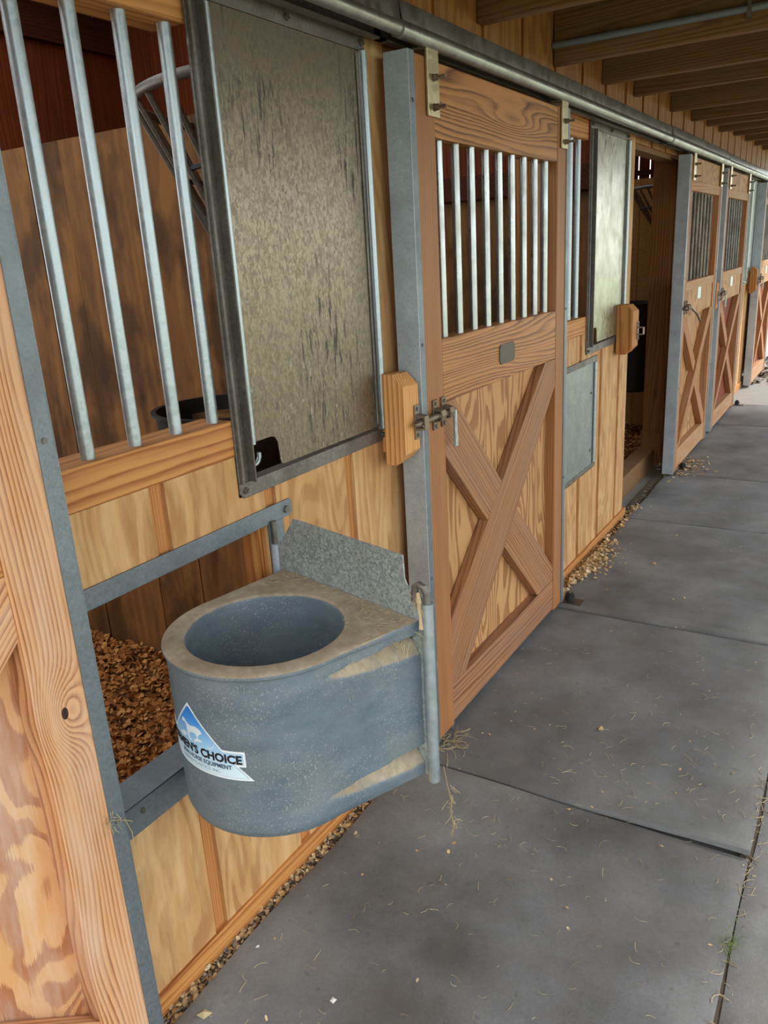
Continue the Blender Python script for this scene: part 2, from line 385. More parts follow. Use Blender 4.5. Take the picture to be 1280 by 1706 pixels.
# header boards between the doorways and the track, then the wall above the track
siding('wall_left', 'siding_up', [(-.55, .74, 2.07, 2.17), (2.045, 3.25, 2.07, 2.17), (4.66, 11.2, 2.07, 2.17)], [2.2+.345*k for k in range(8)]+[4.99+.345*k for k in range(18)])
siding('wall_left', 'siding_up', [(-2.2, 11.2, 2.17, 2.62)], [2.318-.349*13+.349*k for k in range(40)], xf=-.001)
# sills, top rails, jambs and base trim
tr = MB(); tr.box(-.02, .008, .74, 2.045, -.035, .03)
struct('trim_1', tr, 'board_y', bevel=.002)
tr = MB(); tr.box(-.02, .012, 3.25, 4.70, -.035, .02)
struct('trim_2', tr, 'board_y', bevel=.002)
tr = MB(); tr.box(-.02, .012, 8.3, 9.45, -.035, .05)
struct('trim_3', tr, 'board_y', bevel=.002)
tr = MB(); tr.box(-.11, -.021, 4.66, 5.93, 2.045, 2.085)
struct('trim_4', tr, 'joist', bevel=.002)
for i, (y0, y1) in enumerate(((1.975, 2.015), (4.62, 4.66), (.70, .74), (7.01, 7.05), (8.3, 8.34), (9.4, 9.44), (3.25, 3.29))):
    struct('trim_%d' % (5+i), MB().box(-.12, -.022, y0, y1, -.03, 2.6), 'board_z', bevel=.002)
struct('trim_12', MB().box(-.07, -.0215, 1.37, 1.384, .47, .97), 'board_z', bevel=.001)
struct('trim_13', MB().box(-.2, -.05, 5.93, 5.97, -.03, 2.085), 'plank', bevel=.003)
struct('trim_14', MB().box(-.046, -.0215, 5.925, 5.945, .02, 2.085), 'stile', bevel=.002)
struct('trim_15', MB().box(-.22, -.10, 4.68, 5.92, -.05, .10), 'joist', bevel=.006)
struct('trim_16', MB().box(-.205, -.045, 5.905, 5.929, -.03, .22), 'plank', bevel=.004)

# partitions of vertical kick boards, back wall, end wall, roof
def planks_x(mb, y, x0, x1, z0, z1, w=.21, th=.03, gap=.004):
    x = x0; rnd = random.Random(int(y*100))
    while x < x1-.01:
        ww = min(w*rnd.uniform(.8, 1.15), x1-x); d = rnd.uniform(0, .006)
        mb.box(x, x+ww-gap, y-d, y+th, z0, z1); x += ww
def planks_y(mb, x, y0, y1, z0, z1, w=.25, th=.03, gap=.004):
    y = y0; rnd = random.Random(int(abs(x)*100)+3)
    while y < y1-.01:
        ww = min(w*rnd.uniform(.85, 1.12), y1-y); d = rnd.uniform(0, .006)
        mb.box(x-th, x+d, y, y+ww-gap, z0, z1); y += ww
for y in (2.0, 4.55, 7.05, 9.4):
    mb = MB(); planks_x(mb, y, -3.6, -.12, -.1, {2.0: 2.01, 4.55: 1.9}.get(y, 2.05))
    struct('wall_partition', mb, 'osb' if y == 7.05 else 'kick')
mb = MB(); planks_x(mb, 4.56, -3.6, -.12, 1.9, 3.5); struct('wall_partition', mb, 'redboard')
struct('trim_24', MB().box(-3.6, -.12, 4.50, 4.545, 1.85, 1.98), 'redrail', bevel=.003)
mb = MB(); planks_x(mb, -1.0, -3.6, -.12, -.1, 2.6); struct('wall_partition', mb, 'kick')
mb = MB()
for (a, b, z0, z1) in ((-1, .1, -.1, 3.02), (.1, 2.0, -.1, .95), (.1, 2.0, 2.35, 3.02), (2.0, 11.0, -.1, 3.02)):  # unseen window gap added here to let daylight into the nearest stall
    planks_y(mb, -3.6, a, b, z0, z1)
struct('wall_back', mb, 'redboard')
mb = MB(); mb.box(-3.6, -3.54, 2.0, 11, 3.0, 3.14)
struct('trim_20', mb, 'redrail', bevel=.003)
# eave blocking with mitred ends: small triangles of daylight
mb = MB()
ys = [4.27, 4.80, 3.6, 5.6]
seg = sorted(ys); a = -1.0
for yy in seg:
    mb.box(-3.66, -3.60, a, yy-.03, 3.02, 3.5)
    mb.prism([(yy-.03, 3.02), (yy+.04, 3.02), (yy+.04, 3.22), (yy-.03, 3.22)], 'x', -3.66, -3.60)
    mb.prism([(yy-.03, 3.22), (yy+.04, 3.22), (yy-.03, 3.262)], 'x', -3.66, -3.60)
    mb.box(-3.66, -3.60, yy-.03, yy+.04, 3.265, 3.5)
    a = yy+.04
mb.box(-3.66, -3.60, a, 11, 3.02, 3.5)
struct('trim_21', mb, 'redrail')
# far gable end boards with open gaps between them
mb = MB()
xs = -1.59-.14*14
while xs < -.05:
    for (z0, z1) in ((-.1, 2.385), (2.405, 3.5)):
        mb.box(xs+.014, min(xs+.14, -.03), 11.0, 11.02, z0, z1)
    xs += .14
struct('wall_end', mb, 'redboard')
mb = MB(); mb.box(-3.6, -.03, 10.95, 10.999, 2.36, 2.42); struct('trim_22', mb, 'redrail')
mb = MB(); mb.box(-3.6, -.03, 10.97, 10.999, -.1, 2.1); struct('trim_23', mb, 'kick')
# aisle roof: deck over joists, stall roof
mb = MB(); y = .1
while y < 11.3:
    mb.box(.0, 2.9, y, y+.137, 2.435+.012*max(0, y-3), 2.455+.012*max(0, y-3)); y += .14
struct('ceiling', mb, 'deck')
struct('ceiling_stalls', MB().box(-3.9, -.03, -1.3, -.8, 3.5, 3.54).box(-3.9, -3.2, -.8, 11.2, 3.5, 3.54).box(-1.0, -.03, -.8, 11.2, 3.5, 3.54).box(-3.2, -1.0, 1.5, 2.4, 3.5, 3.54).box(-3.2, -1.0, 3.2, 5.2, 3.5, 3.54).box(-3.2, -1.0, 6.3, 7.6, 3.5, 3.54).box(-3.2, -1.0, 8.3, 11.2, 3.5, 3.54).box(-.05, -.022, -1.3, 11.2, 2.6, 3.5), 'redrail')  # gaps are unseen skylights, added to brighten the stalls
js = [(.12, 2.245), (.72, 2.245), (1.34, 2.245), (2.0, 2.25), (2.65, 2.257), (3.37, 2.243), (4.02, 2.262), (4.58, 2.280), (5.42, 2.298), (6.05, 2.308), (6.60, 2.328), (7.11, 2.336), (7.82, 2.37), (8.47, 2.38), (9.1, 2.39), (9.7, 2.395), (10.3, 2.40), (10.9, 2.405)]
jl = {2.65: 'nearest rough roof joist, cut off by the top edge of the photo', 3.37: 'roof joist carrying the grey conduit along its side', 4.02: 'roof joist directly behind the one with the conduit', 4.58: 'second roof joist behind the one with the conduit', 5.42: 'third roof joist behind the one with the conduit', 6.05: 'fourth roof joist behind the one with the conduit'}
for k, (y, z) in enumerate(js):
    mb = MB().box(.001, 2.9, y, y+.042, z, 2.434+.012*max(0, y-3))
    o = mb.build('roof_joist', 'joist', bevel=.003, at=(0.001, y, z))
    tag(o, jl.get(y, 'far roof joist in the receding row under the dark deck' if y > 6.05 else 'roof joist overhead, nearer than the photo shows'), 'joist', 'roof joists over the aisle')

# ground
struct('ground', MB().box(-4.5, 3.2, -2.5, 16, -.12, -.045), 'concrete')
struct('ground_lawn', MB().box(8, 40, -30, 40, -.3, -.06).box(3.2, 7.99, 9, 40, -.3, -.06).box(-40, 3.2, 16, 50, -.3, -.06).box(-40, 3.2, -30, -2.5, -.3, -.06), 'lawn')  # unseen lawn, strip beside the yard's end shaped to reflect green in far hatch
struct('ground_bounce_yard', MB().box(3.2, 8, -30, 9, -.3, -.06), 'gravel')  # unseen dark yard added to cut green and bright bounce on the ceiling
struct('floor', MB().box(-.02, 3.1, 8.44, 16, -.045, -.02), 'concrete')
def rough_grid(x0, x1, y0, y1, nx, ny, zf):
    mb = MB(); v = []; f = []
    for j in range(ny+1):
        for i in range(nx+1):
            x = x0+(x1-x0)*i/nx; y = y0+(y1-y0)*j/ny; v.append((x, y, zf(x, y)))
    for j in range(ny):
        for i in range(nx):
            a = j*(nx+1)+i; f.append((a, a+1, a+nx+2, a+nx+1))
    return mb.add(v, f)
from mathutils import noise as mn
gz = lambda x, y: -.03+.006*mn.noise(Vector((x*60, y*60, 0)))
tag(rough_grid(-.02, .12, .3, 8.45, 14, 600, gz).build('gravel_bed', 'gravel', smooth=True), 'strip of gravel ground between stall fronts and rubber mats', 'gravel', kind='stuff')

# rubber stable mats
tag(rough_grid(1.05, 1.10, .3, 8.4, 6, 500, lambda x, y: -.019+.004*mn.noise(Vector((x*70, y*70, 2)))).build('crack_dirt', 'gravel', smooth=True), 'dirt packed in the long crack between the mats', 'dirt', kind='stuff')
def mat_slab(x0, x1, y0, y1, top, label, edge=None, wob=.004):
    nx, ny = 48, 56; t = .02
    def h(x, y):
        z = top+.0025*mn.noise(Vector((x*3, y*3, top*50)))
        if edge:
            z += edge(x, y)
        return z
    v = []; f = []
    rnd = random.Random(int(y0*100+x0*7)); ph = rnd.uniform(0, 9)
    for lay in (0, 1):
        for j in range(ny+1):
            for i in range(nx+1):
                x = x0+(x1-x0)*i/nx; y = y0+(y1-y0)*j/ny
                ex = wob*math.sin(x*7+ph)+wob*.6*math.sin(x*17+ph*2)
                if j == 0: y += .5*ex
                if j == ny: y += .5*ex
                if i == 0: x += wob*math.sin(y*9+ph)
                z = h(x, y)
                if (i in (0, nx) or j in (0, ny)) and lay: z -= .003
                v.append((x, y, z-(0 if lay else t)))
    N = (nx+1)*(ny+1)
    for j in range(ny):
        for i in range(nx):
            a = j*(nx+1)+i; f.append((a, a+nx+1, a+nx+2, a+1)); f.append((N+a, N+a+1, N+a+nx+2, N+a+nx+1))
    for i in range(nx):
        f.append((i, i+1, N+i+1, N+i)); a = ny*(nx+1)+i; f.append((a+1, a, N+a, N+a+1))
    for j in range(ny):
        a = j*(nx+1); f.append((a+nx+1, a, N+a, N+a+nx+1)); a += nx; f.append((a, a+nx+1, N+a+nx+1, N+a))
    mb = MB().add(v, f)
    return tag(mb.build('rubber_mat', 'mat', smooth=True, at=(x0, y0, top)), label, 'floor mat', 'rubber stable mats on the aisle floor')
T = -.012
curl = lambda x, y: .022*math.exp(-((y-1.945)/.03)**2)*max(0, min(1, (x-.42)/.5))
curl2 = lambda x, y: .008*math.exp(-((y-3.24)/.03)**2)
mat_slab(.047, 1.072, .66, 1.928, T, 'nearest grey rubber mat, in front of the feeder')
mat_slab(.047, 1.072, 1.938, 3.222, T, 'dusty rubber mat with the curled near edge, in front of the big closed door', curl)
mat_slab(.05, 1.06, 3.232, 4.60, T, 'rubber mat in front of the speckled metal feed panel', curl2)
mat_slab(.05, 1.05, 4.61, 5.66, T, 'rubber mat in front of the open stall doorway')
mat_slab(.05, 1.05, 5.675, 7.42, T, 'rubber mat in front of the nearer of the two far slatted doors')
mat_slab(.05, 1.05, 7.435, 8.43, T, 'farthest grey rubber mat before the pale concrete')
mat_slab(1.079, 2.1, -.1, 1.30, T, 'rubber mat at the right edge, nearest the camera')
mat_slab(1.079, 2.1, 1.31, 2.9, T, 'rubber mat at the right edge beyond the grassy crack')

# ------------------------------------------------------------------ sliding doors
def brace_piece(par, poly, mat, x0=.058, x1=.099, lift=0.):
    """poly of (y,z) corners; first edge direction is the grain"""
    a = Vector((0, poly[0][0], poly[0][1])); b = Vector((0, poly[1][0], poly[1][1]))
    d = b-a; ang = math.atan2(-d.y, d.z)
    R = Matrix.Rotation(-ang, 4, 'X')
    pl = []
    for (y, z) in poly:
        q = R @ (Vector((0, y, z))-a); pl.append((q.y, q.z))
    return MB().prism(pl, 'x', x0, x1+lift).build('brace', mat, par, bevel=.003, loc=a, rot=(ang, 0, 0))

def bolts(parent, pts, L=.045, r=.005):
    for (x, y, z) in pts:
        mb = MB().tube([(x-.002, y, z), (x+L, y, z)], r, 8).tube([(x, y, z), (x+.003, y, z)], r*2.3, 12).tube([(x+.004, y, z), (x+.016, y, z)], r*1.9, 6)
        mb.build('bolt', 'rusty', parent)

def make_door(name, y, label, W=1.275, H=2.065, near=False, far=False, nb=9, lean=0., panel_dark=False, tilt=0., top0=0.):
    d = thing(name, (.03, y, top0), label, 'sliding door', 'sliding stall doors along the aisle', 0)
    st, rl, br, pl, rb = ('stile_lit', 'board_y', 'stile_lit', 'ply_lit', 'board_y') if near else ('stile_far', 'rail_far', 'stile_far', 'doorply', 'rail_far') if far else ('stile', 'rail', 'brace', 'doorply', 'rail_w')
    x0, x1 = 0., .07
    si = .145 if not far else .115
    MB().box(x0+.002, x1-.001, .004, si, 0.002, H).build('stile', st, d, bevel=.004)
    MB().box(x0+.002, x1-.001, W-si+.02, W-.004, 0.002, H).build('stile', st, d, bevel=.004)
    ye = W-si+.02
    if not far:
        MB().box(.004, x1-.003, si, ye, 1.87, H-.004).build('top_rail', rl, d, bevel=.003)
        MB().box(.004, x1-.003, si, ye, 1.13, 1.322).build('middle_rail', rl, d, bevel=.003)
        MB().box(.004, x1-.003, si, ye, .012, .15).build('bottom_rail', rb, d, bevel=.004)
        zb0, zb1 = 1.31, 1.88
        for k in range(nb):
            yy = .207+.1091*k
            MB().tube([(.043, yy, zb0), (.043, yy, zb1)], .0125, 16).build('bar', 'bar', d, smooth=True)
        MB().box(.016, .026, si-.01, ye+.01, .1, 1.16).build('plywood_panel', pl, d)
        br_off = -.03
        E = lambda *p: [(a, b) for a, b in p]
        brace_piece(d, E((.152, .158), (.152, .39), (1.035, 1.128), (1.148, 1.128), (1.148, 1.02), (.25, .152)) if False else
                    E((.25, .152), (1.153, 1.02), (1.153, 1.129), (1.035, 1.129), (.147, .385), (.147, .152)), br, .027, .066)
        brace_piece(d, E((.23, 1.129), (.640, .715), (.500, .612), (.147, .965), (.147, 1.129)), br, .027, .064)
        brace_piece(d, E((.735, .618), (1.153, .215), (1.153, .152), (.965, .152), (.605, .505)), br, .027, .064)
        zp, zl = 1.219, 1.107
    else:
        MB().box(.004, x1-.003, si, ye, 1.86, 1.925).build('top_rail', rl, d, bevel=.003)
        MB().box(.010, x1-.008, si, ye, 1.925, H-.004).build('top_panel', 'doorply', d)
        MB().box(.004, x1-.003, si, ye, 1.235, 1.295).build('middle_rail', rl, d, bevel=.003)
        MB().box(.006, x1-.010, si, ye, 1.06, 1.235).build('lower_panel', 'doorply', d)
        MB().box(.004, x1-.003, si, ye, .012, .15).build('bottom_rail', rl, d, bevel=.004)
        for k in range(nb):
            yy = si+.05+(ye-si-.16)*k/(nb-1)
            MB().tube([(.03, yy, 1.28), (.03, yy, 1.87)], .0115, 12).build('bar', 'galv_dark', d, smooth=True)
        MB().box(.010, .018, si-.01, ye+.01, .1, 1.1).build('plywood_panel', 'redboard' if panel_dark else pl, d)
        w = .1
        brace_piece(d, [(si, .15), (ye-.06, 1.06), (ye, 1.06), (ye, .98), (si+.07, .15)], br, .019, .066)
        m = (ye+si)/2
        brace_piece(d, [(si, 1.0), (m-.06, .64), (m-.0, .70), (si+.07, 1.06), (si, 1.06)], br, .019, .064)
        brace_piece(d, [(m+.01, .53), (ye-.07, .15), (ye, .15), (ye, .22), (m+.07, .6)], br, .019, .064)
        zp, zl = 1.2, 1.13
    # steel channel capping both door ends
    for (a, s, nm) in ((0., 1, 'edge_channel'), (W, -1, 'edge_channel')):
        mb = MB()
        e0, e1 = sorted((a-.003*s, a))
        mb.box(x0-.001, x1+.002, e0, e1, 0, H+.002)
        ec = mb.build(nm, 'galv_dull_shaded' if near else 'galv', d)
        f0, f1 = sorted((a+.0002*s, a+.03*s))
        MB().box(x1-.0005, x1+.002, f0, f1, 0, H+.002).build('edge_flange', 'galv_dull_shaded', ec)  # same channel as the cap, painted darker because it catches less light
        for zs_ in (.6, 1.32, 1.95): MB().tube([(x1+.001, a+.016*s, zs_), (x1+.0045, a+.016*s, zs_)], .005, 10).build('screw', 'galv_dark', d)
    # nameplate
    mp = (.145+W-.125)/2 if not far else W/2
    pw, ph = (.068, .034) if not far else (.06, .045)
    yc = mp-.005
    c = .012
    MB().prism([(yc-pw+c, zp-ph), (yc+pw-c, zp-ph), (yc+pw, zp-ph+c), (yc+pw, zp+ph-c), (yc+pw-c, zp+ph), (yc-pw+c, zp+ph), (yc-pw, zp+ph-c), (yc-pw, zp-ph+c)], 'x', x1-.004 if not far else x1-.011, x1+.0005 if not far else x1-.006).build('nameplate', 'darkiron' if not far else 'sheet_white', d)
    # hangers up into the track
    for yy in (.125, W-.07):
        mb = MB().box(x1+.0015, x1+.0085, yy-.033, yy+.033, H-.145, H+.022).box(x1-.04, x1+.0085, yy-.033, yy+.033, H+.016, H+.023).tube([(x1-.03, yy, H+.02), (x1-.03, yy, H+.075)], .007, 10)
        hg = mb.build('hanger', 'zinc', d, bevel=.0015)
        bolts(hg, [(x1+.007, yy, H-.05), (x1+.007, yy, H-.122)], .038, .0045)
    # bolt latch
    if not near:
        lt = MB()
        for yy in (.075, .13):
            lt.box(x1, x1+.006, yy-.014, yy+.014, zl-.045, zl+.045)
            lt.tube([(x1+.006, yy-.012, zl), (x1+.03, yy-.012, zl)], .006, 8).tube([(x1+.002, yy-.014, zl+.0), (x1+.002, yy+.014, zl+.0)], .006, 8)
            lt.prism([(x1+.004, zl-.022), (x1+.032, zl-.016), (x1+.036, zl), (x1+.032, zl+.016), (x1+.004, zl+.022), (x1+.004, zl+.016), (x1+.026, zl+.012), (x1+.029, zl), (x1+.026, zl-.012), (x1+.004, zl-.016)], 'y', yy-.013, yy+.013)
        L = lt.build('latch', 'rusty', d, bevel=.0012)
        a0 = -.06 if not far else .02
        MB().tube([(x1+.018, a0, zl), (x1+.018, .165, zl)], .0095, 12).tube([(x1+.018, a0-.018, zl), (x1+.018, a0, zl)], [.004, .0095], 12).build('latch_bolt', 'rusty', L, smooth=True)
        for yy in (.075, .13):
            for q_ in (.034, -.034): MB().tube([(x1+.004, yy, zl+q_), (x1+.010, yy, zl+q_)], .0055, 10).build('screw', 'galv_dark', L)
        if far and label.startswith('slatted-top'):
            MB().tube([(x1+.02, .16, zl), (x1+.03, .36, zl-.06), (x1+.035, .47, zl-.12)], .008, 10).build('latch_handle', 'rusty', L, smooth=True)
        else:
            MB().tube([(x1+.018, .16, zl), (x1+.022, .168, zl-.005), (x1+.022, .17, zl-.02), (x1+.022, .17, zl-.085)], .0065, 10).box(x1+.018, x1+.026, .161, .179, zl-.115, zl-.08).build('latch_handle', 'tube', L, smooth=True)
    # bracing of the door foot: dark edge seal on the near side
    return d

make_door('sliding_door', 2.0, 'large reddish pine crossbuck door, closed, with nine bars and a bolt latch')
make_door('sliding_door', -.497, 'brightly lit crossbuck door cut off by the left edge, only its end stile showing', near=True)
make_door('sliding_door', 5.60, 'slatted-top door slid open beside the dark doorway, latch handle sticking out', W=1.22, far=True, nb=8)
make_door('sliding_door', 7.04, 'closed weathered door with a hanging latch handle, behind the half-open one', W=1.24, far=True, nb=8, panel_dark=True)
make_door('sliding_door', 9.46, 'farthest pale crossbuck door at the right edge of the view', W=1.22, far=True, nb=8, panel_dark=True)

# floor guides at the door feet
for (y, lab) in ((3.285, 'small dark floor guide at the foot of the big closed door'), (5.80, 'floor guide with debris at the foot of the half-open door'), (8.34, 'far black floor guide at the foot of the third door')):
    t = thing('floor_guide', (.125, y, T), lab, 'floor guide', 'floor guides at the door feet')
    MB().box(-.03, .06, -.012, .05, .001, .006).build('base_plate', 'darkiron', t)
    MB().tube([(0, .02, .004), (0, .02, .045)], .016, 14).tube([(0, .02, .012), (0, .02, .034)], .022, 14).build('roller', 'black', t, smooth=True)
    MB().tube([(0, .02, .045), (0, .02, .052)], .008, 6).build('bolt', 'rusty', t)

# ------------------------------------------------------------------ door track: lengths of round track with overlapping joints
def profile(o=0.):
    pts = [(.004, 2.166+o), (.104+o, 2.162+o), (.107+o, 2.158+o), (.108+o, 2.121)]
    for k in range(0, 9):
        a = math.radians(72-k*24); pts.append((.103+(.0175+o)*math.cos(a), 2.103+(.0175+o)*math.sin(a)))
    pts += [(.088-o, 2.092-o), (.088, 2.100), (.094, 2.106)]
    for k in range(7, -1, -1):
        a = math.radians(72-k*24); pts.append((.103+.0135*math.cos(a), 2.103+.0135*math.sin(a)))
    pts += [(.104, 2.122), (.103, 2.157), (.004, 2.161)]
    return pts
def track(y0, y1, o, label, holes=()):
    t = thing('door_track', (0, y0, 0), label, 'door track', 'steel track lengths above the doors')
    mb = MB().prism(profile(o), 'y', 0, y1-y0)
    mb.build('track_cover', 'track', t, smooth=True)
    MB().box(.03, .036, 0, y1-y0, 2.088, 2.16).box(.036, .052, 0, y1-y0, 2.088, 2.092).build('inner_lip', 'galv_dark', t)
    struct('trim_%d' % (30+int(y0)), MB().box(.0005, .029, y0, y1, 2.10, 2.16), 'board_y')
    y = .4
    while y < y1-y0:
        MB().tube([(.05, y, 2.164+o), (.05, y, 2.172+o)], .006, 8).build('screw', 'galv_dark', t); y += .69
    return t
track(-1.2, 1.98, 0., 'near length of the steel door track, crossing above the grille and hatch')
track(1.95, 5.05, .004, 'middle length of the steel door track, above the big closed door')
track(5.00, 6.95, .008, 'steel track length above the open doorway, overlapping the nearer length')
track(6.90, 11.2, .004, 'farthest length of the steel door track')
# conduit on the joist
t = thing('conduit_pipe', (0, 3.357, 2.31), 'thin grey conduit pipe fixed along the side of a roof joist', 'pipe')
MB().tube([(.002, 0, 0), (2.85, .0, 0)], .0125, 14).build('pipe', 'conduit', t, smooth=True)
MB().box(.7, .715, -.013, .02, -.03, .03).build('clamp', 'galv_dark', t)

# ------------------------------------------------------------------ grilles
def grille(y0, y1, ys, label):
    t = thing('stall_grille', (-.035, y0, 1.2), label, 'grille', 'barred grilles in the stall fronts')
    MB().box(-.065, .035, 0, y1-y0, -.045, .036).build('sill', 'board_y', t, bevel=.003)
    MB().box(-.065, .03, 0, y1-y0, .815, .9).build('header', 'board_y', t, bevel=.003)
    for y in ys:
        MB().tube([(0, y-y0, .03), (0, y-y0, .82)], .0135, 20).build('bar', 'tube', t, smooth=True)
grille(.741, 1.312, [.828, .941, 1.056, 1.168, 1.28], 'row of pale galvanised bars beside the large metal hatch, nearest the camera')
grille(3.29, 3.859, [3.36, 3.47, 3.58, 3.69, 3.80], 'far pair of bars between the big door and the narrow hatch')

# ------------------------------------------------------------------ feed hatches with sliding sheet
def hatch(y0, y1, z0, z1, sheet, label, notch=True, frame='galv_dark', name='feed_hatch'):
    W = y1-y0; H = z1-z0
    t = thing(name, (0, y0, z0), label, 'hatch', 'metal feed hatches in the stall fronts')
    fr = MB(); a = .036
    fr.prism([(0, .012), (.012, 0), (W-.012, 0), (W, .012), (W, a), (0, a)], 'x', .0, .006)
    fr.box(0, .006, 0, W, H-a, H); 
    fr.box(0, .014, .004, .012, a, H-a).box(0, .005, 0, a, a, H-a).box(0.0, .005, W-a, W, a, H-a)
    fr.box(0, .028, a-.004, a, a, H-a).box(0, .028, W-a, W-a+.004, a, H-a)
    fr.box(-.03, .0, 0, W, a-.005, a)
    fr.build('frame', frame, t, bevel=.0015)
    for (yy, zz) in ((.018, .018), (W-.018, .018), (W*.5, H-.018), (W-.018, H-.018), (.018, H-.018)):
        MB().tube([(.006, yy, zz), (.012, yy, zz)], .008, 12).tube([(.01, yy, zz), (.018, yy, zz)], .005, 6).build('bolt', 'galv_dark', t)
    # sliding sheet with rolled edge and a notch at the lower near corner
    b0, b1 = a+.006, W-a-.006; zb = a+.012; nw, nh = .105, .075
    nz = zb+nh
    if notch:
        pts = [(b0, nz), (b0, H-a-.004), (b1, H-a-.004), (b1, zb), (b0+nw+.012, zb), (b0+nw+.003, zb+.004), (b0+nw, zb+.014), (b0+nw-.004, nz-.018), (b0+nw-.014, nz-.004), (b0+nw-.028, nz)]
    else:
        pts = [(b0, zb), (b0, H-a-.004), (b1, H-a-.004), (b1, zb)]
    sh = MB().prism(pts, 'x', .009, .0115).build('sliding_sheet', sheet, t)
    MB().tube([(.016, b0+.002, nz-.002 if notch else zb), (.016, b0+.002, H-a-.01)], .0095, 14).build('rolled_edge', 'tube', sh, smooth=True)
    MB().tube([(.014, b1-.012, zb+.01), (.014, b1-.012, H-a-.01)], .003, 8).build('rolled_edge', 'galv_dark', sh, smooth=True)
    MB().tube([(.020, b1+.010, a+.005), (.020, b1+.010, H-a-.004)], .009, 12).build('guide_rod', 'tube', t, smooth=True)
    if notch:
        ring = [(-.008+.006*math.cos(q), .072+.0*q+.014*math.cos(q), a+.05+.022*math.sin(q)) for q in [PI*.5+2*PI*i/14 for i in range(12)]]
        MB().tube([(-.06, .06, a+.08)]+ring, .005, 8).build('hook', 'tube', t, smooth=True)
    return t
hatch(1.30, 1.945, 1.055, 2.10, 'sheet', 'large mottled galvanised hatch panel beside the barred grille')
hatch(3.86, 4.50, 1.05, 2.10, 'sheet_far', 'narrow-looking hatch panel with green reflections, beyond the big door')
hatch(9.02, 9.50, 1.09, 2.10, 'sheet_white', 'pale whitish metal hatch panel beyond the third door', notch=False, frame='sheet_white')

# lower galvanised feed panel in the second stall front
t = thing('metal_feed_hatch', (0, 3.56, .45), 'speckled galvanised feed hatch set low in the wall beyond the big door', 'hatch')
MB().box(.0, .003, .0, .44, .02, .56).build('sheet', 'aluminium', t)
MB().box(-.0, .006, 0, .48, .55, .58).box(0, .006, 0, .48, 0, .022).box(0, .005, .445, .49, .0, .58).build('frame', 'galv_dark', t, bevel=.001)
MB().tube([(.010, .447, .03), (.010, .447, .55)], .008, 12).build('hinge_rod', 'tube', t, smooth=True)
for q_ in (.1, .4): MB().tube([(.003, .40, q_), (.008, .40, q_)], .006, 10).build('bolt', 'rusty', t)

# ------------------------------------------------------------------ frame of the feeder opening
t = thing('feeder_opening_frame', (0, .80, .5), 'galvanised angle frame around the opening behind the blue-grey feeder', 'steel frame')
mb = MB().prism([(0, .468), (.67, .468), (.678, .475), (.68, .485), (.68, .505), (.672, .51), (0, .51)], 'x', 0, .005).box(-.045, .0, 0, .57, .465, .469)
mb.build('top_angle', 'galv_dull_shaded', t, bevel=.001)
mb = MB().box(-.002, .010, 0, .60, -.045, .026).prism([(-.075, .018), (.010, .022), (.010, .027), (-.075, .024)], 'y', 0, .60)
mb.build('bottom_angle', 'galv_dull_shaded', t, bevel=.001)
mb = MB().box(.001, .005, .585, .64, .40, .47).prism([(.587, .34), (.615, .34), (.64, .40), (.587, .40)], 'x', .001, .005)
mb.build('hinge_bracket', 'galv_dull_shaded', t)
MB().tube([(.004, .655, .487), (.011, .655, .487)], .009, 12).build('bolt', 'galv_dark', t)
MB().tube([(.009, .09, .0), (.013, .09, .0)], .006, 8).build('bolt', 'galv_dark', t)

# ------------------------------------------------------------------ swing-out feeder
HX, HY = .043, 1.383
ang = math.atan2(-.26, .966)
fd = thing('swing_out_feeder', (HX, HY, 0), 'blue-grey plastic corner feeder bucket swung out on its galvanised plate', 'feeder', None, ang)
# local frame: X along the plate, -Y towards the camera (out of the plate)
MB().prism([(-.028, .495), (.462, .495), (.462, .922), (.430, .922), (.418, .930), (.411, .942), (.409, .993), (.051, .998), (-.012, .922), (-.028, .915)], 'y', .001, .004).build('back_plate', 'plate', fd)
for q_ in (.497, .82): MB().box(-.0, .445, .0042, .03, q_, q_+.025).build('stiffener', 'galv', fd)
MB().tube([(-.034, .004, .52), (-.034, .004, .918)], .0125, 16).build('hinge_sleeve', 'galv', fd, smooth=True)
MB().tube([(-.034, .004, .48), (-.034, .004, .975)], .007, 12).build('hinge_rod', 'galv_dark', fd, smooth=True)
lt = MB().tube([(.471, .002, .489), (.471, .002, .905)], .0125, 18).build('latch_tube', 'tube', fd, smooth=True)
MB().tube([(.471, .002, .90), (.471, .002, .925), (.465, .000, .938), (.455, -.002, .942), (.447, -.004, .936), (.444, -.004, .920), (.446, -.006, .905)], .008, 12).build('latch_hook', 'galv_dark', lt, smooth=True)

